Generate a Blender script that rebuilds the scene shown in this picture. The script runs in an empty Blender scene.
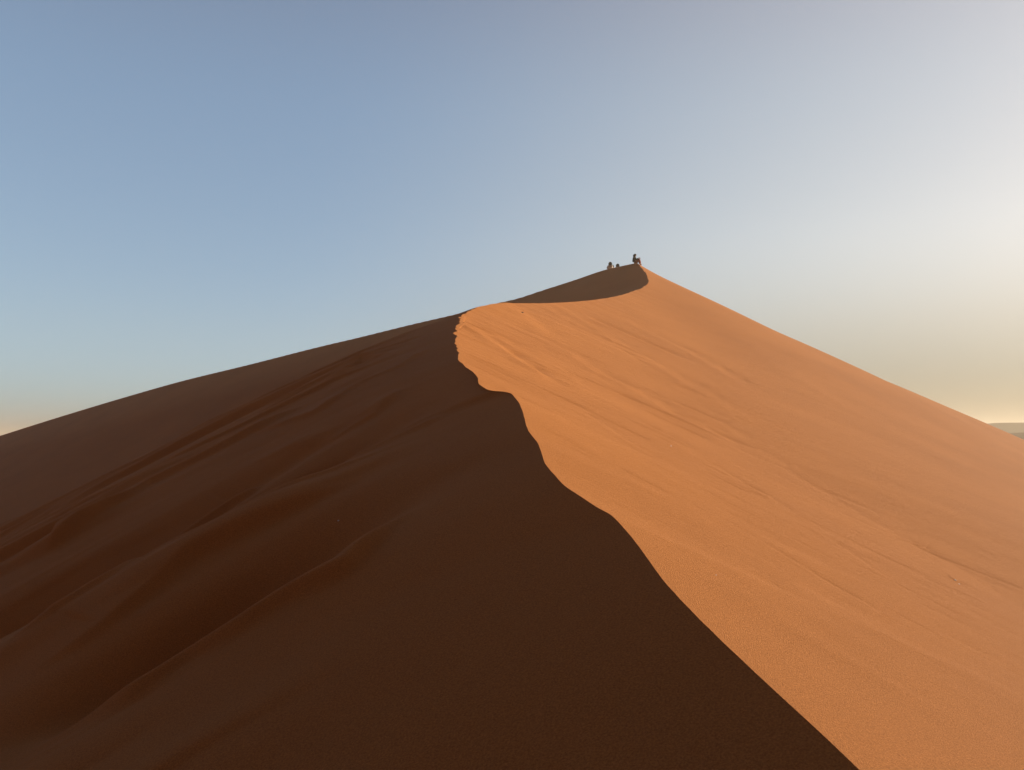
import bpy, bmesh, math, random
import numpy as np
from mathutils import Vector, Matrix

random.seed(4)
scene = bpy.context.scene
COL = scene.collection
R = math.radians

# ------------------------------------------------------------------ camera
W, H, F = 1024, 770, 800.0
HORIZON = 438.0
PITCH = math.atan((HORIZON - H / 2) / F)
cam_d = bpy.data.cameras.new("camera")
cam = bpy.data.objects.new("camera", cam_d)
COL.objects.link(cam)
cam_d.sensor_fit = 'HORIZONTAL'
cam_d.sensor_width = 36.0
cam_d.lens = 36.0 * F / W
cam_d.clip_start = 0.05
cam_d.clip_end = 20000
cam.location = (0, 0, 0)
cam.rotation_euler = (math.pi / 2 + PITCH, 0, 0)
scene.camera = cam


def ray(px, py):
    """direction of a picture point, scaled so that y = 1"""
    a = (np.asarray(px, float) - W / 2) / F
    b = (H / 2 - np.asarray(py, float)) / F
    y = math.cos(PITCH) - b * math.sin(PITCH)
    z = math.sin(PITCH) + b * math.cos(PITCH)
    return a / y, z / y


# ------------------------------------------------------------------ noise
def _hash(ix, iy, seed):
    h = (ix.astype(np.int64) * 374761393 + iy.astype(np.int64) * 668265263 + seed * 974634777) & 0xFFFFFFFF
    h = ((h ^ (h >> 13)) * 1274126177) & 0xFFFFFFFF
    return ((h ^ (h >> 16)) & 0xFFFFFF) / float(0xFFFFFF) * 2 * math.pi


def perlin(x, y, seed=0):
    x0 = np.floor(x); y0 = np.floor(y)
    fx = x - x0; fy = y - y0
    u = fx * fx * fx * (fx * (fx * 6 - 15) + 10)
    v = fy * fy * fy * (fy * (fy * 6 - 15) + 10)

    def g(dx, dy):
        a = _hash(x0 + dx, y0 + dy, seed)
        return np.cos(a) * (fx - dx) + np.sin(a) * (fy - dy)
    n0 = g(0, 0) * (1 - u) + g(1, 0) * u
    n1 = g(0, 1) * (1 - u) + g(1, 1) * u
    return (n0 * (1 - v) + n1 * v) * 1.5


def fbm(x, y, octaves=3, seed=0, gain=0.5):
    s = 0; a = 1.0
    for k in range(octaves):
        s = s + a * perlin(x * 2 ** k, y * 2 ** k, seed + 17 * k)
        a *= gain
    return s


def pchip(xs, ys):
    xs = np.asarray(xs, float); ys = np.asarray(ys, float)
    h = np.diff(xs); d = np.diff(ys) / h
    m = np.zeros_like(xs)
    m[0], m[-1] = d[0], d[-1]
    for i in range(1, len(xs) - 1):
        if d[i - 1] * d[i] > 0:
            w1 = 2 * h[i] + h[i - 1]; w2 = h[i] + 2 * h[i - 1]
            m[i] = (w1 + w2) / (w1 / d[i - 1] + w2 / d[i])

    def f(x):
        x = np.asarray(x, float)
        i = np.clip(np.searchsorted(xs, x) - 1, 0, len(xs) - 2)
        t = (x - xs[i]) / h[i]
        tc = np.clip(t, 0, 1)
        r = ((2 * tc**3 - 3 * tc**2 + 1) * ys[i] + (tc**3 - 2 * tc**2 + tc) * h[i] * m[i]
             + (-2 * tc**3 + 3 * tc**2) * ys[i + 1] + (tc**3 - tc**2) * h[i] * m[i + 1])
        r = r + np.where(t < 0, (x - xs[0]) * m[0], 0) + np.where(t > 1, (x - xs[-1]) * m[-1], 0)
        return r
    return f


def smax(a, b, k):
    d = (a - b) / k
    return np.where(d > 20, a, np.where(d < -20, b, b + k * np.log1p(np.exp(np.clip(d, -30, 30)))))


def smin(a, b, k):
    return -smax(-a, -b, k)


# ------------------------------------------------------------------ the dune
# brink of the near arm: picture point and how far ahead of the eye it stands (m)
KN, SL = 1.55, 0.22
brink = [(860, 770), (833, 744), (793.6, 707.6), (750.4, 667.7), (717, 636), (684, 603), (665, 582), (650, 562),
         (633.7, 539.8), (626.7, 531), (612.7, 516), (596, 506.5), (580, 496), (565, 485.5), (555.5, 476), (549.4, 469),
         (543.8, 461), (540, 450), (537, 443), (531, 436), (527.5, 430), (524, 415), (520.5, 406), (516, 399.5),
         (510.6, 393.3), (504, 391.6), (496, 391), (488, 389.5), (478, 382.5), (474, 374), (465.4, 367), (459, 359),
         (456, 342), (455, 330), (459, 321.5), (463, 316), (470.5, 310), (481, 306.5), (497, 303.4)]
crest = []
for px, py in brink:
    dx, e = ray(px, py)
    y = KN / (SL - e)
    if crest and y < crest[-1][1] + 0.06:
        y = crest[-1][1] + 0.06
    crest.append((float(dx * y), float(y), float(e * y)))
y_last = crest[-1][1]
for px, py, y in [(518.7, 303.2, 34.5), (544, 303.2, 38.5), (577, 301.5, 44), (612.7, 297, 51), (633, 291.3, 56),
                  (645.7, 285.5, 60), (648.7, 280.5, 62.5), (645.7, 272.6, 66), (640.6, 266.4, 68.7), (636, 262.9, 70)]:
    dx, e = ray(px, py)
    crest.append((float(dx * y), float(y), float(e * y)))
PK = Vector(crest[-1])                                            # the summit
ext0 = [(3.2, -30, -KN - 0.22 * 30), (2.3, -8, -KN - 0.22 * 8), (1.62, 0.3, -KN + 0.05)]
ext1 = [(PK.x + 0.6, 79, PK.z - 3.2), (PK.x + 4, 130, PK.z - 26)]
allc = ext0 + crest + ext1
cy = np.array([c[1] for c in allc])
fx_raw = pchip(cy, [c[0] for c in allc])
fz_raw = pchip(cy, [c[2] for c in allc])


def xc(y):                                                        # the brink crumbles a little
    amp = np.interp(y, [2, 9, 14, 18, 24, 34, 40], [0.002, 0.014, 0.05, 0.09, 0.085, 0.09, 0.09])
    return fx_raw(y) + amp * (perlin(y * 0.9, y * 0 + 3.3, 5) + 0.6 * perlin(y * 2.1, y * 0 + 1.3, 6) + 0.3 * np.maximum(perlin(y * 3.4, y * 0 + 7.7, 7) - 0.1, 0) - 0.5 * np.abs(perlin(y * 3.1 + 0.8 * np.sin(y * 1.7), y * 0 + 2.7, 8)))


def zc(y):
    return fz_raw(y)


ctrl = [-30, 0, 3, 10, 18, 27, 36, 46, 58, 70, 130]              # the same brink with its bends ironed out
ys_dense = np.linspace(-30, 130, 1601)
kern = np.hanning(161); kern /= kern.sum()
xs_s = np.convolve(np.pad(fx_raw(ys_dense), 80, mode='edge'), kern, 'valid')
zs_s = np.convolve(np.pad(fz_raw(ys_dense), 80, mode='edge'), kern, 'valid')


def xs(y): return np.interp(y, ys_dense, xs_s)
def zs(y): return np.interp(y, ys_dense, zs_s)


# far left arm: a straight ridge in plan whose skyline is given by the photograph
NB = np.array([0.50, 0.866]); NB /= np.linalg.norm(NB)
TB = np.array([-NB[1], NB[0]])
ND = np.array([-0.22, 0.975]); ND /= np.linalg.norm(ND)
TD = np.array([ND[1], -ND[0]])
P2 = np.array([PK.x, PK.y])


def unproject_plane(px, py, n):
    dx, e = ray(px, py)
    t = (n @ P2) / (n[0] * dx + n[1])
    return np.array([dx * t, t]), e * t


def ridge(pts, n, tdir):
    s, z = [0.0], [PK.z]
    for px, py in pts:
        p, zz = unproject_plane(px, py, n)
        s.append(float((p - P2) @ tdir)); z.append(float(zz))
    return pchip(s, z)


zB = ridge([(621, 266.0), (605, 270), (577, 279.4), (541.6, 290.8), (516, 299), (497, 303.3), (465, 312.0), (411, 324.7),
            (357, 338), (325, 345.5), (250, 364.5), (182.6, 381), (133, 395), (66.4, 415), (0, 436), (-60, 456)], NB, TB)
zD = ridge([(651, 271.9), (668.5, 280.6), (700, 295.8), (740, 316), (780, 333.5), (818, 351), (850, 367), (885, 380.5), (936, 402),
            (983, 422), (1024, 441.5), (1100, 478)], ND, TD)

LA, LB, LC = -0.44, 0.262, -1.42                                  # the plane the sunny face hangs about


def plane(x, y): return LA * x + LB * y + LC


S_T = np.linspace(0, 160, 321)
rD_tab = np.array([float(zD(s)) - plane(*(P2 + TD * s)) for s in S_T])


def lit(x, y, u):
    d = -((x - P2[0]) * ND[0] + (y - P2[1]) * ND[1])              # in front of the right arm
    s = (x - P2[0]) * TD[0] + (y - P2[1]) * TD[1]
    rA = zc(y) - plane(xc(y), y)
    rAs = zs(y) - plane(xs(y), y)
    f = np.exp(-np.maximum(u, 0) / 3.0)
    rA = rA * f + rAs * (1 - f)
    rD = np.interp(s, S_T, rD_tab)
    ua = np.maximum(u, 1e-3); da = np.maximum(d, 1e-3)
    wa, wd, w0 = 1 / ua**2, 1.0 / da**2, 1 / 30.0**2
    z = plane(x, y) + (rA * wa + rD * wd) / (wa + wd + w0)
    z = z - 0.045 * np.maximum(d - 3, 0) * 0
    back = zD(np.maximum(s, 0)) - 0.30 * np.maximum(-d, 0) - 0.02 * np.maximum(-d, 0) ** 2
    return np.where(d < 0, back, z)


def lee(x, y, u):
    ua = np.maximum(-u, 0)
    f = np.exp(-ua / 5.0)
    xx = xc(y) * f + xs(y) * (1 - f)
    zz = zc(y) * f + (zs(y)) * (1 - f)
    v = np.maximum(xx - x, 0)
    drop = 0.50 * v - 0.20 * 2.2 * (1 - np.exp(-v / 2.2))
    zl = zz - drop
    d = -((x - P2[0]) * NB[0] + (y - P2[1]) * NB[1])
    s = (x - P2[0]) * TB[0] + (y - P2[1]) * TB[1]
    zb = zB(np.maximum(s, 0))
    rnd = np.sqrt(d**2 + 0.3**2) - 0.3
    face = zb - 0.61 * rnd
    back = zb - 0.30 * rnd - 0.02 * rnd**2
    w = 1 - np.exp(-ua / 1.5)
    front = zl + (smax(zl, face, 0.35) - zl) * w
    cap = zb - 0.12 * rnd
    front = front + (smin(front, cap, 0.2) - front) * (1 - np.exp(-ua / 0.4))
    near_top = np.exp(-(d.clip(0) / 1.5) ** 2)
    front = front * (1 - near_top) + np.minimum(front, cap) * near_top
    front = np.where(d < 2.5, front + (face - front) * (1 - d.clip(0, 2.5) / 2.5) * np.clip(ua / 2, 0, 1), front)
    return np.where(d < 0, back, front)


def base(x, y):
    u = x - xc(y)
    return np.where(u >= 0, lit(x, y, u), lee(x, y, u))


def hit(px, py, fun, n=6000, t1=110.0):
    """where the line of sight through a picture point meets the sand"""
    dx, e = ray(px, py)
    t = np.geomspace(1.2, t1, n)
    g = fun(dx * t, t) - e * t
    k = np.argmax(g > 0)
    if not (g > 0).any():
        k = int(np.argmax(g))
    if k > 0 and g[k] > 0:
        a = t[k - 1] + (t[k] - t[k - 1]) * (-g[k - 1]) / (g[k] - g[k - 1])
    else:
        a = t[k]
    return float(dx * a), float(a)


# slip folds on the shaded slope: (points, height, width uphill side, width downhill side), widths relative to distance
folds = [
    ([(0, 572), (50, 551), (149, 489), (199, 463), (252, 434), (304, 404)], 0.10, 0.050, 0.012),
    ([(0, 617), (50, 587), (100, 556), (149, 529), (199, 503), (249, 476), (285, 452)], 0.12, 0.050, 0.011),
    ([(0, 660), (45, 634), (110, 592), (160, 556)], 0.05, 0.03, 0.012),
    ([(0, 691), (43, 664), (100, 629.5), (159, 586), (186, 566), (232, 543), (289, 515), (340, 490), (376, 474)], 0.13, 0.075, 0.014),
    ([(20, 725), (76, 707), (133, 688), (186, 651), (232, 629.5), (282, 598), (340, 571), (380, 528), (423, 496)], 0.10, 0.040, 0.018),
    ([(228, 470), (293, 442), (336, 429), (372, 411), (405, 383)], 0.03, 0.022, 0.009),
    ([(205, 462), (250, 438.6), (312, 414), (357, 386), (400, 368), (437, 343)], 0.025, 0.022, 0.009),
    ([(304, 398), (336, 380), (360, 364), (400, 352)], 0.025, 0.016, 0.008),
    ([(330, 470), (380, 446), (430, 420), (452, 402)], 0.07, 0.03, 0.015),
]
# rills that slid down the sunny face: (points, depth, width relative to distance)
rills = [
    ([(464, 323), (486, 333), (506, 346), (530, 362), (560, 384), (578, 394)], 2.0, 0.0034),
    ([(484, 326), (508, 337), (530, 353), (548, 362)], 0.6, 0.0032),
    ([(519, 305), (535, 317), (552, 330), (569, 343)], 0.5, 0.0032),
    ([(545, 304), (566, 316), (590, 330), (612, 342)], 0.5, 0.0032),
    ([(553, 303), (575, 313), (600, 328)], 0.4, 0.0028),
    ([(560, 341), (589, 360), (612, 376), (645, 390), (676, 411), (704, 422), (745, 448), (780, 472)], 0.7, 0.0034),
    ([(607, 312), (630, 320), (656, 334), (694, 352), (730, 372), (770, 398)], 0.6, 0.0030),
    ([(600, 330), (640, 352), (684, 377), (725, 402), (765, 428)], 0.5, 0.0030),
    ([(580, 407), (611, 428), (640, 448), (680, 470)], 0.5, 0.0036),
    ([(684, 446), (714, 466), (745, 482), (790, 508), (834, 534)], 0.45, 0.0036),
    ([(694, 500), (714, 513), (740, 528), (767, 543), (800, 563), (833, 583), (874, 606), (916, 624)], 0.75, 0.0042),
    ([(700, 455), (760, 492), (820, 528), (880, 560), (945, 590)], 0.4, 0.0034),
    ([(862, 597), (884, 614), (910, 627), (940, 640)], 0.5, 0.0034),
    ([(800, 520), (850, 552), (905, 588), (932, 606), (980, 636), (1024, 660)], 0.5, 0.0036),
    ([(690, 420), (735, 446), (790, 470), (830, 498)], 0.4, 0.0028),
    ([(960, 622), (985, 632), (1024, 652)], 0.6, 0.003),
]
# broad low swells of the sunny face
swells = [
    ([(545, 428), (600, 462), (680, 512), (760, 566), (840, 612), (930, 660), (1024, 712)], 0.012, 0.07, 0.05),
    ([(700, 560), (760, 606), (830, 650), (920, 700), (1000, 740)], 0.012, 0.04, 0.03),
]


def resolve(lines):
    return [[hit(px, py, base) for px, py in L[0]] + list() for L in lines]


EDGE_P = [hit(px, py, base) for px, py in [(648, 366), (700, 402), (770, 456), (820, 488), (870, 518), (925, 549), (985, 586), (1024, 611), (1080, 650)]]
FOLD_P, RILL_P, SWELL_P = resolve(folds), resolve(rills), resolve(swells)


rs = random.Random(12)
STREAKS = []
while len(STREAKS) < 85:                                          # they all run down the fall line
    px = rs.uniform(470, 1010)
    top = float(np.interp(px, [470, 520, 640, 700, 770, 870, 1024], [318, 310, 335, 392, 446, 510, 604]))
    low = float(np.interp(px, [470, 515, 560, 700, 860, 1024], [372, 392, 478, 618, 700, 745]))
    py = top + (low - top) * rs.random() ** 1.2
    qx, qy = hit(px, py, base)
    r = math.hypot(qx, qy)
    L = rs.uniform(0.6, 2.2) * (0.35 + r / 14)
    an = rs.gauss(-0.541, 0.05)
    c, s_ = math.cos(an), math.sin(an)
    P = [(qx + c * L * (t - 0.5), qy + s_ * L * (t - 0.5) - 0.02 * L * math.sin(t * 6 + px)) for t in (0, 0.25, 0.5, 0.75, 1)]
    STREAKS.append((P, rs.uniform(0.25, 0.9), min(0.5, r * r / 1100 * rs.uniform(0.55, 1.0))))


def poly_dist(x, y, pts):
    """signed distance (+ towards the right of the walking direction), fade towards the ends"""
    best = np.full(x.shape, 1e9); sg = np.zeros(x.shape); fade = np.ones(x.shape)
    seg = [math.dist(pts[i], pts[i + 1]) for i in range(len(pts) - 1)]
    tot = sum(seg) + 1e-9; acc = 0
    for i in range(len(pts) - 1):
        ax, ay = pts[i]; bx, by = pts[i + 1]
        L = max(seg[i], 1e-6)
        tx, ty = (bx - ax) / L, (by - ay) / L
        rx, ry = x - ax, y - ay
        a = np.clip(rx * tx + ry * ty, 0, L)
        ex, ey = rx - a * tx, ry - a * ty
        d = np.hypot(ex, ey)
        m = d < best
        best = np.where(m, d, best)
        sg = np.where(m, np.sign(rx * ty - ry * tx), sg)
        q = (acc + a) / tot
        fade = np.where(m, np.clip(np.minimum(q, 1 - q) / 0.28, 0, 1), fade)
        acc += seg[i]
    return best * sg, fade * fade * (3 - 2 * fade)


def on_box(x, y, pts, pad):
    p = np.array(pts)
    return (x > p[:, 0].min() - pad) & (x < p[:, 0].max() + pad) & (y > p[:, 1].min() - pad) & (y < p[:, 1].max() + pad)


def detail(x, y):
    u = x - xc(y)
    z = np.zeros_like(x)
    near = np.clip(np.abs(u) / 0.5, 0, 1) ** 1.5
    # ---- shaded slope
    wob = 0.35 * fbm(x * 0.35, y * 0.35, 2, 11)
    dist = np.hypot(x, y)
    for (pts, A, s1, s2), P in zip(folds, FOLD_P):
        k = on_box(x, y, P, 6.0) & (u < 0)
        if not k.any():
            continue
        d, fd = poly_dist(x[k], y[k], P)
        sc = np.clip(dist[k], 2.5, 70)
        d = d + wob[k] * 0.04 * sc / 3
        # uphill (left of walking direction from near-left to far-right) is the gentle side
        g = np.where(d < 0, np.exp(-(d / (s1 * sc)) ** 2), np.exp(-(d / (s2 * sc)) ** 2))
        brk = 0.6 + 0.6 * np.clip(perlin(x[k] * 0.45, y[k] * 0.45, 13) * 1.6 + 0.5, 0, 1)
        z[k] += 2.0 * A * np.clip(sc / 12, 0.35, 1.7) * g * fd * brk
    for (px, py, rx, ry, dep) in HOLLOWS:
        cx_, cy_ = hit(px, py, base)
        a = (x - cx_) * 0.91 + (y - cy_) * 0.40; b = -(x - cx_) * 0.40 + (y - cy_) * 0.91
        z -= dep * np.exp(-(a / rx) ** 2 - (b / ry) ** 2) * (u < 0)
    lee_w = np.clip(-u / 2.5, 0, 1) * np.clip((60 - y) / 25, 0, 1)
    # the way down the shaded slope is (-.91,-.40): stretch along it
    a = x * 0.91 + y * 0.40; b = -x * 0.40 + y * 0.91
    z += lee_w * (0.050 * fbm(b * 0.55 + 3, a * 0.10, 2, 21) + 0.012 * fbm(b * 2.0, a * 0.3, 2, 23)
                  + 0.035 * perlin(a * 0.22, b * 0.22, 25))
    def lobes(f, fa, seed, steep):
        q = b * f + 0.55 * perlin(a * fa, b * f * 0.5, seed) + 0.25 * perlin(a * fa * 3, b * f, seed + 1)
        n = np.floor(q); q = q - n
        h = np.where(q < steep, q / steep, (1 - q) / (1 - steep))
        h = h * h * (3 - 2 * h)
        k = 0.35 + 0.65 * (np.sin(n * 12.9898 + seed) * 43758.5453 % 1.0)          # every lobe its own height
        return h * k
    p1 = np.clip(perlin(a * 0.13, b * 0.20, 26) * 1.5 + 0.55, 0, 1)
    p2 = np.clip(perlin(a * 0.22, b * 0.35, 46) * 2.0 + 0.25, 0, 1)
    lw2 = np.clip((-u - 1.0) / 1.5, 0, 1) * np.clip((60 - y) / 25, 0, 1)
    near_w = np.clip(dist / 14, 0.45, 1.3)
    z += lw2 * near_w * (0.24 * p1 * lobes(0.55, 0.10, 27, 0.24) + 0.085 * p2 * lobes(1.7, 0.28, 33, 0.26))
    # ---- sunny face: fall line (.857,-.515)
    lit_w = np.clip(u / 0.6, 0, 1)
    a2 = x * 0.857 - y * 0.515; b2 = x * 0.515 + y * 0.857
    far = np.clip(dist / 8, 0.5, 4)
    n1 = fbm(b2 * 1.6, a2 * 0.10, 2, 31)
    # beyond this line the sunny face lies smooth in a shallow hollow
    ed = np.full_like(x, 5.0)
    k = (u > 0) & (y < 90) & (x < 90) & (y > -10)
    ed[k], _ = poly_dist(x[k], y[k], EDGE_P)
    ed = ed + 0.25 * perlin(x * 0.5, y * 0.5, 35)
    rough = np.clip(ed / 1.2 + 0.35, 0.12, 1)
    z += lit_w * rough * 0.0022 * n1 * far
    # fine rills, wider where the face is farther up and larger slips have run
    for f, sd_ in ((7.0, 33), (3.6, 34), (1.8, 35), (0.9, 36), (0.45, 38)):
        lam = 1300.0 / (f * np.clip(dist, 3, 60) ** 2)
        wt = np.exp(-(np.log(lam / 5.0) / 0.65) ** 2)
        nn = perlin(b2 * f + 0.4 * perlin(a2 * 0.3, b2 * f * 0.3, sd_ + 50), a2 * 0.09 * f ** 0.6, sd_)
        pt = np.clip(perlin(b2 * f * 0.22, a2 * 0.10, sd_ + 20) * 1.8 + 0.45, 0.12, 1)
        z -= lit_w * rough * wt * pt * ((0.019 if f > 1 else 0.009) / f) * np.maximum(nn - 0.05, 0) * np.clip((48 - y) / 15, 0, 1)
    q = np.maximum(-ed, 0)
    z += lit_w * 0.085 * q * np.exp(-(q / 12.0) ** 2) * np.clip((34 - y) / 16, 0, 1)
    z += lit_w * (0.025 * perlin(b2 * 0.22, a2 * 0.05, 37) + 0.04 * perlin(x * 0.12, y * 0.12, 39)) * np.clip(u / 3, 0, 1) * np.clip(ed / 3 + 0.7, 0.3, 1)
    for (pts, A, ws), P in zip(rills, RILL_P):
        k = on_box(x, y, P, 2.0) & (u > 0)
        if not k.any():
            continue
        d, fd = poly_dist(x[k], y[k], P)
        sc = np.clip(dist[k], 3, 70); w = np.clip(ws / 0.0036 * sc ** 2 / 1100, 0.008, 0.55)
        d = d + 0.5 * w * perlin(x[k] * 1.3, y[k] * 1.3, 41)
        br = 0.55 + 0.6 * np.clip(perlin(a2[k] * 1.2, b2[k] * 0.4, 43) + 0.3, 0, 1)
        z[k] += -A * 0.15 * w * np.exp(-(d / w) ** 2) * fd * br + A * 0.08 * w * np.exp(-((d - 1.8 * w) / w) ** 2) * fd * br
    for (P, A, w) in STREAKS:
        k = on_box(x, y, P, 6 * w) & (u > 0.1)
        if not k.any():
            continue
        d, fd = poly_dist(x[k], y[k], P)
        d = d + 0.6 * w * perlin(x[k] * 1.1, y[k] * 1.1, 47)
        z[k] += A * w * (-0.17 * np.exp(-(d / w) ** 2) + 0.06 * np.exp(-((d - 1.9 * w) / w) ** 2)) * fd
    for (pts, A, s1, s2), P in zip(swells, SWELL_P):
        k = on_box(x, y, P, 8.0) & (u > 0)
        if not k.any():
            continue
        d, fd = poly_dist(x[k], y[k], P)
        sc = np.clip(dist[k], 3, 70)
        g = np.where(d > 0, np.exp(-(d / (s1 * sc)) ** 2), np.exp(-(d / (s2 * sc)) ** 2))
        z[k] += A * sc * 0.25 * g * fd * np.clip(u[k] / 2, 0, 1)
    # scuffed patches where someone walked
    for (px, py, rad, amp) in SCUFF:
        cx_, cy_ = hit(px, py, base)
        k = (np.hypot(x - cx_, y - cy_) < rad * 3)
        r = np.hypot(x[k] - cx_, y[k] - cy_) / rad
        z[k] += amp * np.exp(-r**2) * perlin((x[k]) * 2.2 / rad, (y[k]) * 2.2 / rad, 51)
    # soft grains of unevenness everywhere
    z += near * 0.006 * fbm(x * 1.7, y * 1.7, 2, 61) * np.clip(dist / 6, 0.4, 1) * np.clip((60 - y) / 20, 0.1, 1)
    return z


SCUFF = [(645, 393, 0.35, 0.03), (957, 581, 0.26, 0.018), (921, 546, 0.26, 0.018), (985, 584, 0.20, 0.014),
         (12, 496, 1.1, 0.16), (20, 493, 0.8, 0.12)]
HOLLOWS = [(208, 602, 1.1, 0.45, 0.52), (62, 578, 2.4, 0.6, 0.40), (118, 540, 2.2, 0.7, 0.24), (250, 497, 1.6, 0.6, 0.20),
           (110, 690, 0.9, 0.4, 0.08), (300, 470, 2.0, 0.7, 0.12)]
GROUND_Z = -24.0


def dune_z(x, y):
    z = base(x, y) + detail(x, y)
    return np.maximum(z, GROUND_Z - 1.0)


def grid_mesh(name, X, Y, Z):
    nr, nc = X.shape
    me = bpy.data.meshes.new(name)
    co = np.stack([X, Y, Z], -1).reshape(-1, 3).astype(np.float32)
    i = np.arange(nr * nc).reshape(nr, nc)
    q = np.stack([i[:-1, :-1], i[:-1, 1:], i[1:, 1:], i[1:, :-1]], -1).reshape(-1, 4)
    me.vertices.add(len(co)); me.vertices.foreach_set('co', co.ravel())
    me.loops.add(q.size); me.loops.foreach_set('vertex_index', q.ravel().astype(np.int32))
    me.polygons.add(len(q))
    me.polygons.foreach_set('loop_start', np.arange(0, q.size, 4, dtype=np.int32))
    me.polygons.foreach_set('use_smooth', np.ones(len(q), dtype=bool))
    me.update(calc_edges=True)
    return me


def link(name, me, mat=None, parent=None):
    o = bpy.data.objects.new(name, me)
    COL.objects.link(o)
    if mat is not None:
        me.materials.clear(); me.materials.append(mat)
    if parent is not None:
        o.parent = parent
    return o


# ------------------------------------------------------------------ materials
def new_mat(name):
    m = bpy.data.materials.new(name); m.use_nodes = True
    nt = m.node_tree
    return m, nt, nt.nodes, nt.links, nt.nodes['Principled BSDF']


def sand_material(name, c_lo, c_hi, bump_scale=True):
    m, nt, N, L, P = new_mat(name)
    geo = N.new('ShaderNodeNewGeometry')
    big = N.new('ShaderNodeTexNoise'); big.inputs['Scale'].default_value = 0.16
    big.inputs['Detail'].default_value = 4; big.inputs['Roughness'].default_value = 0.55
    L.new(geo.outputs['Position'], big.inputs['Vector'])
    grain = N.new('ShaderNodeTexNoise'); grain.inputs['Scale'].default_value = 110
    grain.inputs['Detail'].default_value = 3; grain.inputs['Roughness'].default_value = 0.7
    L.new(geo.outputs['Position'], grain.inputs['Vector'])
    add = N.new('ShaderNodeMath'); add.operation = 'MULTIPLY_ADD'
    L.new(grain.outputs['Fac'], add.inputs[0]); add.inputs[1].default_value = 1.5
    bs = N.new('ShaderNodeMath'); bs.operation = 'MULTIPLY'; bs.inputs[1].default_value = 0.4
    L.new(big.outputs['Fac'], bs.inputs[0])
    L.new(bs.outputs[0], add.inputs[2])
    mr = N.new('ShaderNodeMapRange'); mr.inputs['From Min'].default_value = 0.62; mr.inputs['From Max'].default_value = 1.28
    L.new(add.outputs[0], mr.inputs['Value'])
    ramp = N.new('ShaderNodeMix'); ramp.data_type = 'RGBA'
    ramp.inputs['A'].default_value = (*c_lo, 1); ramp.inputs['B'].default_value = (*c_hi, 1)
    L.new(mr.outputs['Result'], ramp.inputs['Factor'])
    L.new(ramp.outputs['Result'], P.inputs['Base Color'])
    P.inputs['Roughness'].default_value = 0.95
    P.inputs['Specular IOR Level'].default_value = 0.12
    P.inputs['Diffuse Roughness'].default_value = 0.5
    if bump_scale:
        g2 = N.new('ShaderNodeTexNoise'); g2.inputs['Scale'].default_value = 170
        g2.inputs['Detail'].default_value = 4; g2.inputs['Roughness'].default_value = 0.65
        L.new(geo.outputs['Position'], g2.inputs['Vector'])
        b = N.new('ShaderNodeBump'); b.inputs['Strength'].default_value = 0.8; b.inputs['Distance'].default_value = 0.014
        L.new(g2.outputs['Fac'], b.inputs['Height'])
        L.new(b.outputs['Normal'], P.inputs['Normal'])
    return m


SAND = sand_material('red_sand', (0.365, 0.133, 0.036), (0.64, 0.257, 0.072))
PLAIN = sand_material('desert_sand', (0.19, 0.072, 0.024), (0.26, 0.10, 0.036), False)


def plain_mat(name, col, rough=0.85, var=0.25, scale=30):
    m, nt, N, L, P = new_mat(name)
    tc = N.new('ShaderNodeTexCoord')
    n = N.new('ShaderNodeTexNoise'); n.inputs['Scale'].default_value = scale; n.inputs['Detail'].default_value = 3
    L.new(tc.outputs['Object'], n.inputs['Vector'])
    mx = N.new('ShaderNodeMix'); mx.data_type = 'RGBA'
    mx.inputs['A'].default_value = (*[c * (1 - var) for c in col], 1)
    mx.inputs['B'].default_value = (*[min(1, c * (1 + var)) for c in col], 1)
    L.new(n.outputs['Fac'], mx.inputs['Factor'])
    L.new(mx.outputs['Result'], P.inputs['Base Color'])
    P.inputs['Roughness'].default_value = rough
    P.inputs['Specular IOR Level'].default_value = 0.2
    return m


# ------------------------------------------------------------------ build the dune sheet
rows = np.concatenate([np.linspace(-30, 0.2, 70), np.linspace(0.25, 1.6, 60)[0:], np.geomspace(1.62, 57.9, 920), np.arange(58, 74.1, 0.11), np.linspace(74.3, 150, 150)])
inner = np.concatenate([-np.geomspace(0.0012, 1, 90)[::-1] * 0.10, [0], np.geomspace(0.0012, 1, 90) * 0.10])
leftU = -np.linspace(0.1022, 1.0, 420)[::-1]
rightU = np.linspace(0.1022, 1.0, 420)
U = np.concatenate([leftU, inner, rightU])
Y = np.repeat(rows[:, None], len(U), 1)
w = np.clip(rows, 2.2, None)[:, None]
X = xc(Y) + U[None, :] * w
far_steps = np.linspace(0, 1, 61)[1:]
XL = X[:, :1] + (-150 - X[:, :1]) * (far_steps[None, :] ** 1.8)
XR = X[:, -1:] + (150 - X[:, -1:]) * (far_steps[None, :] ** 1.8)
X = np.concatenate([XL[:, ::-1], X, XR], 1)
Y = np.repeat(rows[:, None], X.shape[1], 1)
Z = dune_z(X, Y)
dune = link('sand_dune', grid_mesh('sand_dune', X, Y, Z), SAND)
dune['kind'] = 'structure'

# ------------------------------------------------------------------ desert floor and far dunes
ang = np.linspace(0, 2 * math.pi, 361)
rad = np.geomspace(4, 4800, 150)
A_, R_ = np.meshgrid(ang, rad)
GX, GY = R_ * np.sin(A_), R_ * np.cos(A_)
amp = np.clip((R_ - 150) / 500, 0, 1)
GZ = GROUND_Z + amp * (2.0 * perlin(GX * 0.006, GY * 0.010, 71) + 1.0 * perlin(GX * 0.02, GY * 0.03, 73))
ground = link('ground', grid_mesh('ground', GX, GY, GZ), PLAIN)
ground['kind'] = 'structure'


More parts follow.
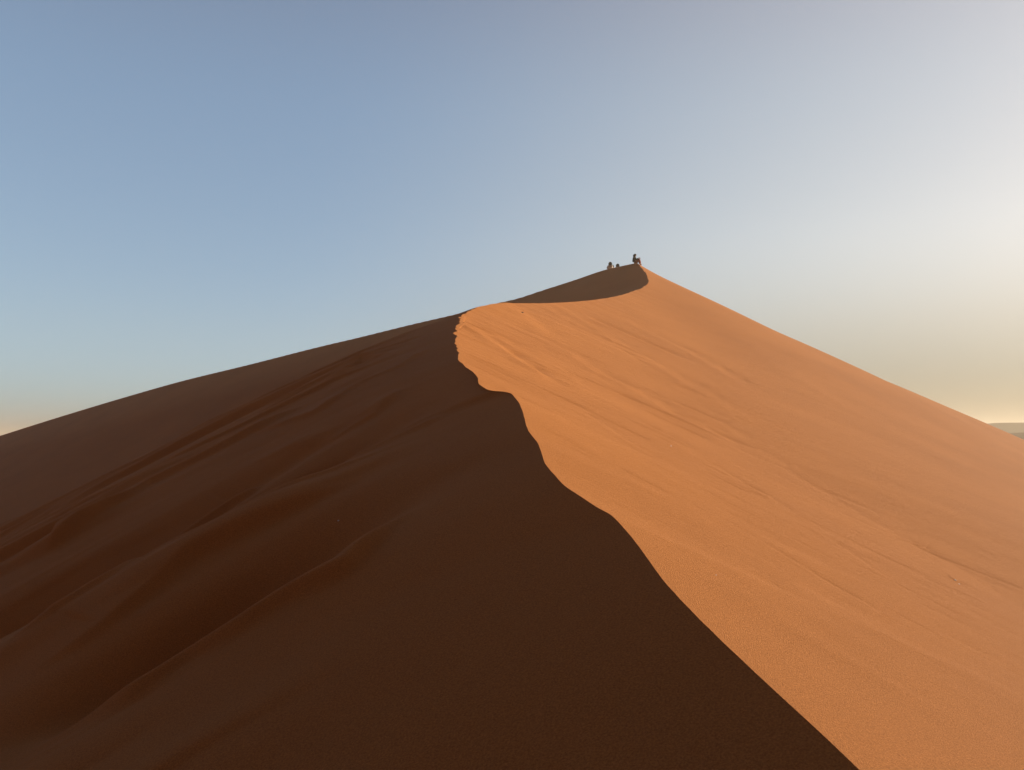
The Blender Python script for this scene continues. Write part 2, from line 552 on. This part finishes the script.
def far_dunes(cx_, cy_, length, width, height, rot, seed):
    n, m = 160, 60
    sx = np.linspace(-1, 1, n); sy = np.linspace(-1, 1, m)
    SX, SY = np.meshgrid(sx, sy)
    c, s = math.cos(rot), math.sin(rot)
    mx = 0.25 * np.sin(SX * 3 + seed)
    prof = np.clip(1 - np.abs(SY - mx * 0.3), 0, 1) ** 1.2 * np.clip(1 - SX**2, 0, 1)
    hgt = height * prof * (0.95 + 0.05 * perlin(SX * 4, SY * 1.2, seed))
    lx, ly = SX * length, SY * width
    return cx_ + c * lx - s * ly, cy_ + s * lx + c * ly, GROUND_Z - 3 + hgt


hill_specs = [(340, 530, 210, 80, 39.6, -0.58, 1), (640, 980, 400, 140, 47, -0.55, 2), (225, 345, 112, 48, 31.2, -0.60, 3)]
for cx_, cy_, l_, w_, h_, r_, sd in hill_specs:
    o = link('hills', grid_mesh('hills', *far_dunes(cx_, cy_, l_, w_, h_, r_, sd)), PLAIN)
    o['kind'] = 'structure'

# ------------------------------------------------------------------ pebbles
def stone_mesh(name, r, seed, flat=0.6):
    rnd = random.Random(seed)
    bm = bmesh.new()
    bmesh.ops.create_icosphere(bm, subdivisions=3, radius=r)
    ax = Vector((rnd.uniform(0.8, 1.3), rnd.uniform(0.7, 1.0), flat))
    cuts = [(Vector((rnd.gauss(0, 1), rnd.gauss(0, 1), rnd.gauss(0, 1))).normalized(), rnd.uniform(0.68, 0.9)) for _ in range(9)]
    for v in bm.verts:
        p = v.co / r
        for n_, d_ in cuts:
            k = p.dot(n_) - d_
            if k > 0:
                p = p - n_ * k * 0.9
        v.co = Vector((p.x * ax.x, p.y * ax.y, p.z * ax.z)) * r
    for f in bm.faces:
        f.smooth = False
    me = bpy.data.meshes.new(name); bm.to_mesh(me); bm.free()
    return me


def surf(px, py):
    x, y = hit(px, py, lambda a, b: dune_z(np.atleast_1d(a), np.atleast_1d(b)))
    return Vector((x, y, float(dune_z(np.array([x]), np.array([y]))[0])))


M_PALE = plain_mat('pale_stone', (0.62, 0.56, 0.50), 0.8)
M_DARK = plain_mat('dark_stone', (0.10, 0.065, 0.05), 0.85)
stones = [
    ('pebble', 338.5, 520.5, 1.3, M_PALE, 'small pale pebble lying alone on the shaded slope of the dune', 'pebble'),
    ('pebble', 671, 446, 1.1, M_PALE, 'tiny pale pebble on the sunny slope a little way above the curving shadow edge', 'pebble'),
    ('pebble', 716, 575, 0.9, M_PALE, 'tiny pale pebble on the sunny slope close beside the straight shadow edge', 'pebble'),
    ('stone', 522, 312.5, 1.5, M_DARK, 'small dark stone on the sunlit hump below the summit', 'stone'),
    ('pebble', 955, 580, 1.1, M_PALE, 'largest pale pebble of the little cluster low on the right of the sunny slope', 'pebble'),
    ('pebble', 959, 584, 0.9, M_PALE, 'tiny pale pebble just below the largest one of the cluster on the sunny slope', 'pebble'),
]
for i, (nm, px, py, rp, m, lab, cat) in enumerate(stones):
    p = surf(px, py)
    r = rp * p.length / F
    o = link(nm, stone_mesh(nm, r, 100 + i), m)
    o.location = p + Vector((0, 0, r * -0.15))
    o.rotation_euler = (0.2, 0.1, i * 1.3)
    o['label'] = lab; o['category'] = cat


# ------------------------------------------------------------------ people sitting on the ridge
def skin_mesh(name, chains, subdiv=2, root=0):
    """chains: list of [(co, radius), ...]; equal points are shared"""
    bm_v, bm_e, rad, key = [], [], [], {}
    for ch in chains:
        prev = None
        for co, r in ch:
            k = tuple(round(c, 4) for c in co)
            if k not in key:
                key[k] = len(bm_v); bm_v.append(co); rad.append(r if isinstance(r, tuple) else (r, r))
            i = key[k]
            if prev is not None and prev != i:
                bm_e.append((prev, i))
            prev = i
    me = bpy.data.meshes.new(name)
    me.from_pydata(bm_v, bm_e, [])
    o = bpy.data.objects.new('tmp', me); COL.objects.link(o)
    md = o.modifiers.new('Skin', 'SKIN'); md.use_smooth_shade = True
    for i, v in enumerate(me.skin_vertices[0].data):
        v.radius = rad[i]; v.use_root = (i == root)
    sb = o.modifiers.new('Sub', 'SUBSURF'); sb.levels = subdiv; sb.render_levels = subdiv
    bpy.context.view_layer.update()
    ev = o.evaluated_get(bpy.context.evaluated_depsgraph_get())
    out = bpy.data.meshes.new_from_object(ev)
    out.name = name
    bpy.data.objects.remove(o); bpy.data.meshes.remove(me)
    for p in out.polygons:
        p.use_smooth = True
    return out


def head_shell(name, c, rx, ry, rz, zmin, back):
    """hair cap round the skull: open at the face"""
    bm = bmesh.new()
    bmesh.ops.create_uvsphere(bm, u_segments=20, v_segments=14, radius=1)
    kill = [v for v in bm.verts if v.co.z < zmin or (v.co.x > back and v.co.z < 0.45)]
    bmesh.ops.delete(bm, geom=kill, context='VERTS')
    for v in bm.verts:
        k = 1 + 0.04 * math.sin(9 * v.co.y + 5 * v.co.z) * math.cos(7 * v.co.x)
        v.co = Vector((c[0] + v.co.x * rx * k, c[1] + v.co.y * ry * k, c[2] + v.co.z * rz * k))
    r = bmesh.ops.extrude_face_region(bm, geom=bm.faces[:])
    ctr = Vector(c)
    for v in r['geom']:
        if isinstance(v, bmesh.types.BMVert):
            v.co = ctr + (v.co - ctr) * 0.9
    bmesh.ops.recalc_face_normals(bm, faces=bm.faces[:])
    for f in bm.faces:
        f.smooth = True
    me = bpy.data.meshes.new(name); bm.to_mesh(me); bm.free()
    return me


M_SKIN = plain_mat('skin', (0.30, 0.17, 0.11), 0.6, 0.08)
M_HAIR = plain_mat('dark_hair', (0.006, 0.006, 0.007), 0.7, 0.2)
M_EYE = plain_mat('eye', (0.02, 0.015, 0.012), 0.3, 0.1)


def person(label, loc, yaw, top_mat, leg_mat, shoe_mat, group, foot_drop=0.0, lean=0.0):
    root = bpy.data.objects.new('person', None); COL.objects.link(root)
    root.location = loc; root.rotation_euler = (0, 0, yaw); root.empty_display_size = 0.2; root.scale = (1.15, 1.15, 1.0)
    root['label'] = label; root['category'] = 'person'; root['group'] = group
    hd = (0.05 + lean, 0, 0.745)
    hip = (0, 0, 0.13); waist = (0.0, 0, 0.28); chest = (0.02 + lean * 0.6, 0, 0.45); neckb = (0.03 + lean * 0.8, 0, 0.575)
    neck = (0.04 + lean, 0, 0.64)
    chains = [[(hip, 0.12), (waist, 0.10), (chest, (0.12, 0.10)), (neckb, 0.065), (neck, 0.048), (hd, (0.076, 0.09)),
               ((hd[0], 0, hd[2] + 0.07), (0.07, 0.085))]]
    # face: nose, chin, ears
    chains.append([(hd, 0.076), ((hd[0] + 0.085, 0, hd[2] - 0.01), 0.022), ((hd[0] + 0.108, 0, hd[2] - 0.022), 0.011)])
    chains.append([(hd, 0.076), ((hd[0] + 0.05, 0, hd[2] - 0.085), 0.034)])
    sides = {}
    for s in (1, -1):
        chains.append([(hd, 0.076), ((hd[0] - 0.005, s * 0.072, hd[2]), 0.02), ((hd[0] - 0.012, s * 0.088, hd[2] + 0.008), 0.011)])
        sh = (0.01 + lean * 0.6, s * 0.175, 0.52); el = (0.14, s * 0.245, 0.31); wr = (0.30, s * 0.16, 0.47)
        palm = (0.37, s * 0.135, 0.505)
        kn = (0.36, s * 0.13, 0.40); an = (0.42, s * 0.11, 0.06 - foot_drop); toe = (0.55, s * 0.125, 0.03 - foot_drop)
        h1 = (0.03, s * 0.10, 0.11)
        chains.append([(chest, 0.12), (sh, 0.06), (el, 0.043), (wr, 0.028), (palm, (0.036, 0.018))])
        for k, (off, ln) in enumerate([(-0.030, 0.055), (-0.010, 0.066), (0.010, 0.061), (0.030, 0.048)]):
            b0 = (palm[0] + 0.030, palm[1] + off, palm[2] - 0.004)
            b1 = (b0[0] + ln * 0.6, b0[1] + off * 0.15, b0[2] - 0.018)
            b2 = (b1[0] + ln * 0.35, b1[1], b1[2] - 0.032)
            chains.append([(palm, 0.03), (b0, 0.0095), (b1, 0.0085), (b2, 0.007)])
        t1 = (palm[0] - 0.012, palm[1] - s * 0.045, palm[2] - 0.012); t2 = (palm[0] + 0.022, palm[1] - s * 0.058, palm[2] - 0.026)
        chains.append([(palm, 0.03), (t1, 0.011), (t2, 0.009)])
        chains.append([(hip, 0.12), (h1, 0.085), (kn, 0.056), (an, 0.038), (toe, (0.034, 0.022))])
        sides[s] = (sh, el, wr, kn, an, toe, h1)
    link('body', skin_mesh('body', chains, 2), M_SKIN, root)
    shirt = [[(hip, 0.19), (waist, 0.19), (chest, (0.2, 0.19)), (neckb, 0.15)]]
    tr = [[(hip, 0.145), ((0, 0, 0.2), 0.13)]]
    for s in (1, -1):
        sh, el, wr, kn, an, toe, h1 = sides[s]
        fe = tuple(el[i] * 0.12 + wr[i] * 0.88 for i in range(3))
        shirt.append([(chest, 0.165), (sh, 0.092), (el, 0.080), (fe, 0.056)])
        lo = tuple(kn[i] * 0.1 + an[i] * 0.9 for i in range(3))
        tr.append([(hip, 0.155), (h1, 0.125), (kn, 0.12), (lo, 0.10)])
        shoe = [[((an[0] - 0.03, an[1], an[2] - 0.01), 0.045), ((an[0] + 0.05, an[1] + 0.005 * s, an[2] - 0.015), 0.045), (toe, 0.036)]]
        link('shoe', skin_mesh('shoe', shoe, 1), shoe_mat, root)
        e = bmesh.new(); bmesh.ops.create_uvsphere(e, u_segments=10, v_segments=8, radius=0.013)
        me = bpy.data.meshes.new('eye'); e.to_mesh(me); e.free()
        eo = link('eye', me, M_EYE, root); eo.location = (hd[0] + 0.074, s * 0.032, hd[2] + 0.015)
    link('shirt', skin_mesh('shirt', shirt, 2), top_mat, root)
    link('trousers', skin_mesh('trousers', tr, 2), leg_mat, root)
    link('hair', head_shell('hair', (hd[0] - 0.012, 0, hd[2] - 0.045), 0.155, 0.155, 0.200, -0.97, 0.5), M_HAIR, root)
    return root


M_WHITE = plain_mat('pale_shirt', (0.58, 0.55, 0.53), 0.9, 0.1)
M_NAVY = plain_mat('dark_shirt', (0.016, 0.018, 0.024), 0.9, 0.2)
M_RUST = plain_mat('rust_trousers', (0.20, 0.065, 0.05), 0.9, 0.2)
M_GREY = plain_mat('grey_trousers', (0.10, 0.10, 0.11), 0.9, 0.2)
M_SHOE = plain_mat('canvas_shoe', (0.35, 0.30, 0.26), 0.9, 0.2)


def zt(x, y): return float(dune_z(np.array([x]), np.array([y]))[0])


def place_person(px, back, label, yaw, mats, **kw):
    """sit at picture column px, `back` metres behind the skyline ridge"""
    n = NB
    dx, _ = ray(px, 268)
    t = (n @ P2 + back) / (n[0] * dx + n[1])
    x, y = float(dx * t), float(t)
    return person(label, (x, y, zt(x, y) - 0.03), yaw, *mats, 'people sitting on the summit of the dune', **kw)


place_person(610.3, 0.52, 'person with dark hair in a pale shirt sitting left on the ridge, shoulders showing', R(75), (M_WHITE, M_GREY, M_SHOE))
place_person(617.6, 1.1, 'middle person of three, hidden behind the ridge except for a dark-haired head', R(65), (M_WHITE, M_GREY, M_SHOE))
place_person(634.6, -0.05, 'person in dark top and reddish-brown trousers sitting sideways on the highest point, knees up', R(-12),
             (M_NAVY, M_RUST, M_SHOE), foot_drop=0.12)

# ------------------------------------------------------------------ dusty air
HK = 0.00075
hb = bmesh.new()
bmesh.ops.create_cube(hb, size=1)
for v in hb.verts:
    v.co = Vector((v.co.x * 10400, v.co.y * 10400, 24.0 if v.co.z > 0 else GROUND_Z - 5))
hm = bpy.data.meshes.new('haze'); hb.to_mesh(hm); hb.free()
haze_mat = bpy.data.materials.new('haze'); haze_mat.use_nodes = True
nt = haze_mat.node_tree; nt.nodes.clear()
out = nt.nodes.new('ShaderNodeOutputMaterial'); vol = nt.nodes.new('ShaderNodeVolumePrincipled')
vol.inputs['Color'].default_value = (0.92, 0.83, 0.66, 1)
vol.inputs['Density'].default_value = HK
vol.inputs['Anisotropy'].default_value = 0.3
nt.links.new(vol.outputs[0], out.inputs['Volume'])
hz = link('haze', hm, haze_mat); hz['kind'] = 'stuff'

# ------------------------------------------------------------------ light
SUN_AZ, SUN_EL = R(74), R(16)                                     # azimuth from straight ahead to the right
sd = Vector((math.sin(SUN_AZ) * math.cos(SUN_EL), math.cos(SUN_AZ) * math.cos(SUN_EL), math.sin(SUN_EL)))
sun_d = bpy.data.lights.new('sun', 'SUN'); sun_d.energy = 5.0; sun_d.angle = R(0.5); sun_d.color = (1.0, 0.86, 0.68)
sun = bpy.data.objects.new('sun', sun_d); COL.objects.link(sun)
sun.rotation_euler = (-sd).to_track_quat('-Z', 'Y').to_euler()

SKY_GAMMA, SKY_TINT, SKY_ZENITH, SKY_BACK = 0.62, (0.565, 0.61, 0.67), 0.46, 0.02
SKY_AUREOLE = 1.0
sd_aur = (math.sin(R(82)) * math.cos(R(30)), math.cos(R(82)) * math.cos(R(30)), math.sin(R(30)))
SKY_WARM = (1.39, 1.14, 0.91, 1)
world = bpy.data.worlds.new('World'); scene.world = world
world.use_nodes = True
wn, wl = world.node_tree.nodes, world.node_tree.links
bg = wn['Background']
sky = wn.new('ShaderNodeTexSky'); sky.sky_type = 'NISHITA'; sky.sun_disc = False
sky.sun_elevation = SUN_EL; sky.sun_rotation = SUN_AZ
sky.altitude = 600; sky.air_density = 1.0; sky.dust_density = 2.5; sky.ozone_density = 1.5


def wnode(kind, **kw):
    n = wn.new(kind)
    for k, v in kw.items():
        setattr(n, k, v)
    return n


pre = wnode('ShaderNodeVectorMath', operation='SCALE'); pre.inputs['Scale'].default_value = 0.10
wl.new(sky.outputs[0], pre.inputs[0])
gam = wn.new('ShaderNodeGamma'); gam.inputs['Gamma'].default_value = SKY_GAMMA
wl.new(pre.outputs[0], gam.inputs['Color'])
tint = wnode('ShaderNodeVectorMath', operation='MULTIPLY'); tint.inputs[1].default_value = SKY_TINT
wl.new(gam.outputs[0], tint.inputs[0])
# unseen sky overhead and behind the camera is darkened to deepen the dune's shade
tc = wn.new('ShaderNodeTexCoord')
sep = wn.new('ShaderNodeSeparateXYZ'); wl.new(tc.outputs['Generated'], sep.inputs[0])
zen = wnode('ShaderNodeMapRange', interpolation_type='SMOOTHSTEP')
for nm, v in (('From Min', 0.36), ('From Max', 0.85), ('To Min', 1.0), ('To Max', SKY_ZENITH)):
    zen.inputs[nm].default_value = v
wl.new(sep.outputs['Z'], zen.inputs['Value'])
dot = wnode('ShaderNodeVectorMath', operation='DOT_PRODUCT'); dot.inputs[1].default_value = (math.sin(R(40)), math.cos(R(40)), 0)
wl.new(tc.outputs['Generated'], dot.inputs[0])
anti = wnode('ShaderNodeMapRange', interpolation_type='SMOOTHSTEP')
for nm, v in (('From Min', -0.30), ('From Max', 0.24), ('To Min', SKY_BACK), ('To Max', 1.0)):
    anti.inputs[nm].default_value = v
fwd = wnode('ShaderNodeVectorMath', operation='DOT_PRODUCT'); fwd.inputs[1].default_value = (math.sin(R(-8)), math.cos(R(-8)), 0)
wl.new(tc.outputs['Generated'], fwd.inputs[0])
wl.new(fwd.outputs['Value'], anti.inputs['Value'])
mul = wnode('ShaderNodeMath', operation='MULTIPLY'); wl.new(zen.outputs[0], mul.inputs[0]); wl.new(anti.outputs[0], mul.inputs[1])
glow = wnode('ShaderNodeMapRange', interpolation_type='SMOOTHSTEP')
for nm, v in (('From Min', 0.55), ('From Max', 1.0), ('To Min', 0.0), ('To Max', 0.70)):
    glow.inputs[nm].default_value = v
wl.new(dot.outputs['Value'], glow.inputs['Value'])
low = wnode('ShaderNodeMapRange', interpolation_type='SMOOTHSTEP')
for nm, v in (('From Min', 0.0), ('From Max', 0.25), ('To Min', 1.0), ('To Max', 0.0)):
    low.inputs[nm].default_value = v
wl.new(sep.outputs['Z'], low.inputs['Value'])
gl = wnode('ShaderNodeMath', operation='MULTIPLY'); wl.new(glow.outputs[0], gl.inputs[0]); wl.new(low.outputs[0], gl.inputs[1])
one = wnode('ShaderNodeMath', operation='SUBTRACT'); one.inputs[0].default_value = 1.0; wl.new(gl.outputs[0], one.inputs[1])
mul2 = wnode('ShaderNodeMath', operation='MULTIPLY'); wl.new(mul.outputs[0], mul2.inputs[0]); wl.new(one.outputs[0], mul2.inputs[1])
sc2 = wnode('ShaderNodeVectorMath', operation='SCALE'); wl.new(tint.outputs[0], sc2.inputs[0]); wl.new(mul2.outputs[0], sc2.inputs['Scale'])
warm = wn.new('ShaderNodeMix'); warm.data_type = 'RGBA'
warm.inputs['A'].default_value = (0.92, 0.95, 0.955, 1); warm.inputs['B'].default_value = SKY_WARM
aim = wnode('ShaderNodeMapRange', interpolation_type='SMOOTHSTEP')
for nm, v in (('From Min', 0.52), ('From Max', 1.0), ('To Min', 0.0), ('To Max', 1.0)):
    aim.inputs[nm].default_value = v
wl.new(dot.outputs['Value'], aim.inputs['Value'])
wl.new(aim.outputs[0], warm.inputs['Factor'])
wm = wnode('ShaderNodeVectorMath', operation='MULTIPLY'); wl.new(sc2.outputs[0], wm.inputs[0]); wl.new(warm.outputs['Result'], wm.inputs[1])
shade_tint = wn.new('ShaderNodeMix'); shade_tint.data_type = 'RGBA'           # warm tint added to the unseen sky overhead and behind, to redden the shade
shade_tint.inputs['A'].default_value = (1.85, 0.93, 0.68, 1); shade_tint.inputs['B'].default_value = (1, 1, 1, 1)
wl.new(mul.outputs[0], shade_tint.inputs['Factor'])
wd = wnode('ShaderNodeVectorMath', operation='MULTIPLY'); wl.new(wm.outputs[0], wd.inputs[0]); wl.new(shade_tint.outputs['Result'], wd.inputs[1])
# the bright dusty aureole round the sun, out of the frame to the right
sdot = wnode('ShaderNodeVectorMath', operation='DOT_PRODUCT'); sdot.inputs[1].default_value = sd_aur
wl.new(tc.outputs['Generated'], sdot.inputs[0])
aur = wnode('ShaderNodeMapRange', interpolation_type='SMOOTHSTEP')
for nm, v in (('From Min', 0.70), ('From Max', 1.0), ('To Min', 1.0), ('To Max', SKY_AUREOLE)):
    aur.inputs[nm].default_value = v
wl.new(sdot.outputs['Value'], aur.inputs['Value'])
band = wnode('ShaderNodeMapRange', interpolation_type='SMOOTHSTEP')
for nm, v in (('From Min', 0.0), ('From Max', 0.14), ('To Min', 1.0), ('To Max', 0.0)):
    band.inputs[nm].default_value = v
wl.new(sep.outputs['Z'], band.inputs['Value'])
dust = wn.new('ShaderNodeMix'); dust.data_type = 'RGBA'           # greyish dust low over the horizon
dust.inputs['A'].default_value = (1, 1, 1, 1); dust.inputs['B'].default_value = (0.86, 0.99, 1.12, 1)
wl.new(band.outputs[0], dust.inputs['Factor'])
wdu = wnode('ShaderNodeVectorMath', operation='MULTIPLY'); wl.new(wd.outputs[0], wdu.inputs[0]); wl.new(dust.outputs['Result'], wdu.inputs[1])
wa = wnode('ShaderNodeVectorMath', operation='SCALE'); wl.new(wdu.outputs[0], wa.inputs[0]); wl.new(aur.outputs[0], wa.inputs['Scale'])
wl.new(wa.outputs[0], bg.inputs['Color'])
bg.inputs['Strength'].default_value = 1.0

vs = scene.view_settings
vs.view_transform = 'Standard'; vs.look = 'None'; vs.exposure = 0.83; vs.gamma = 1.0; vs.use_curve_mapping = False
scene.cycles.volume_bounces = 1
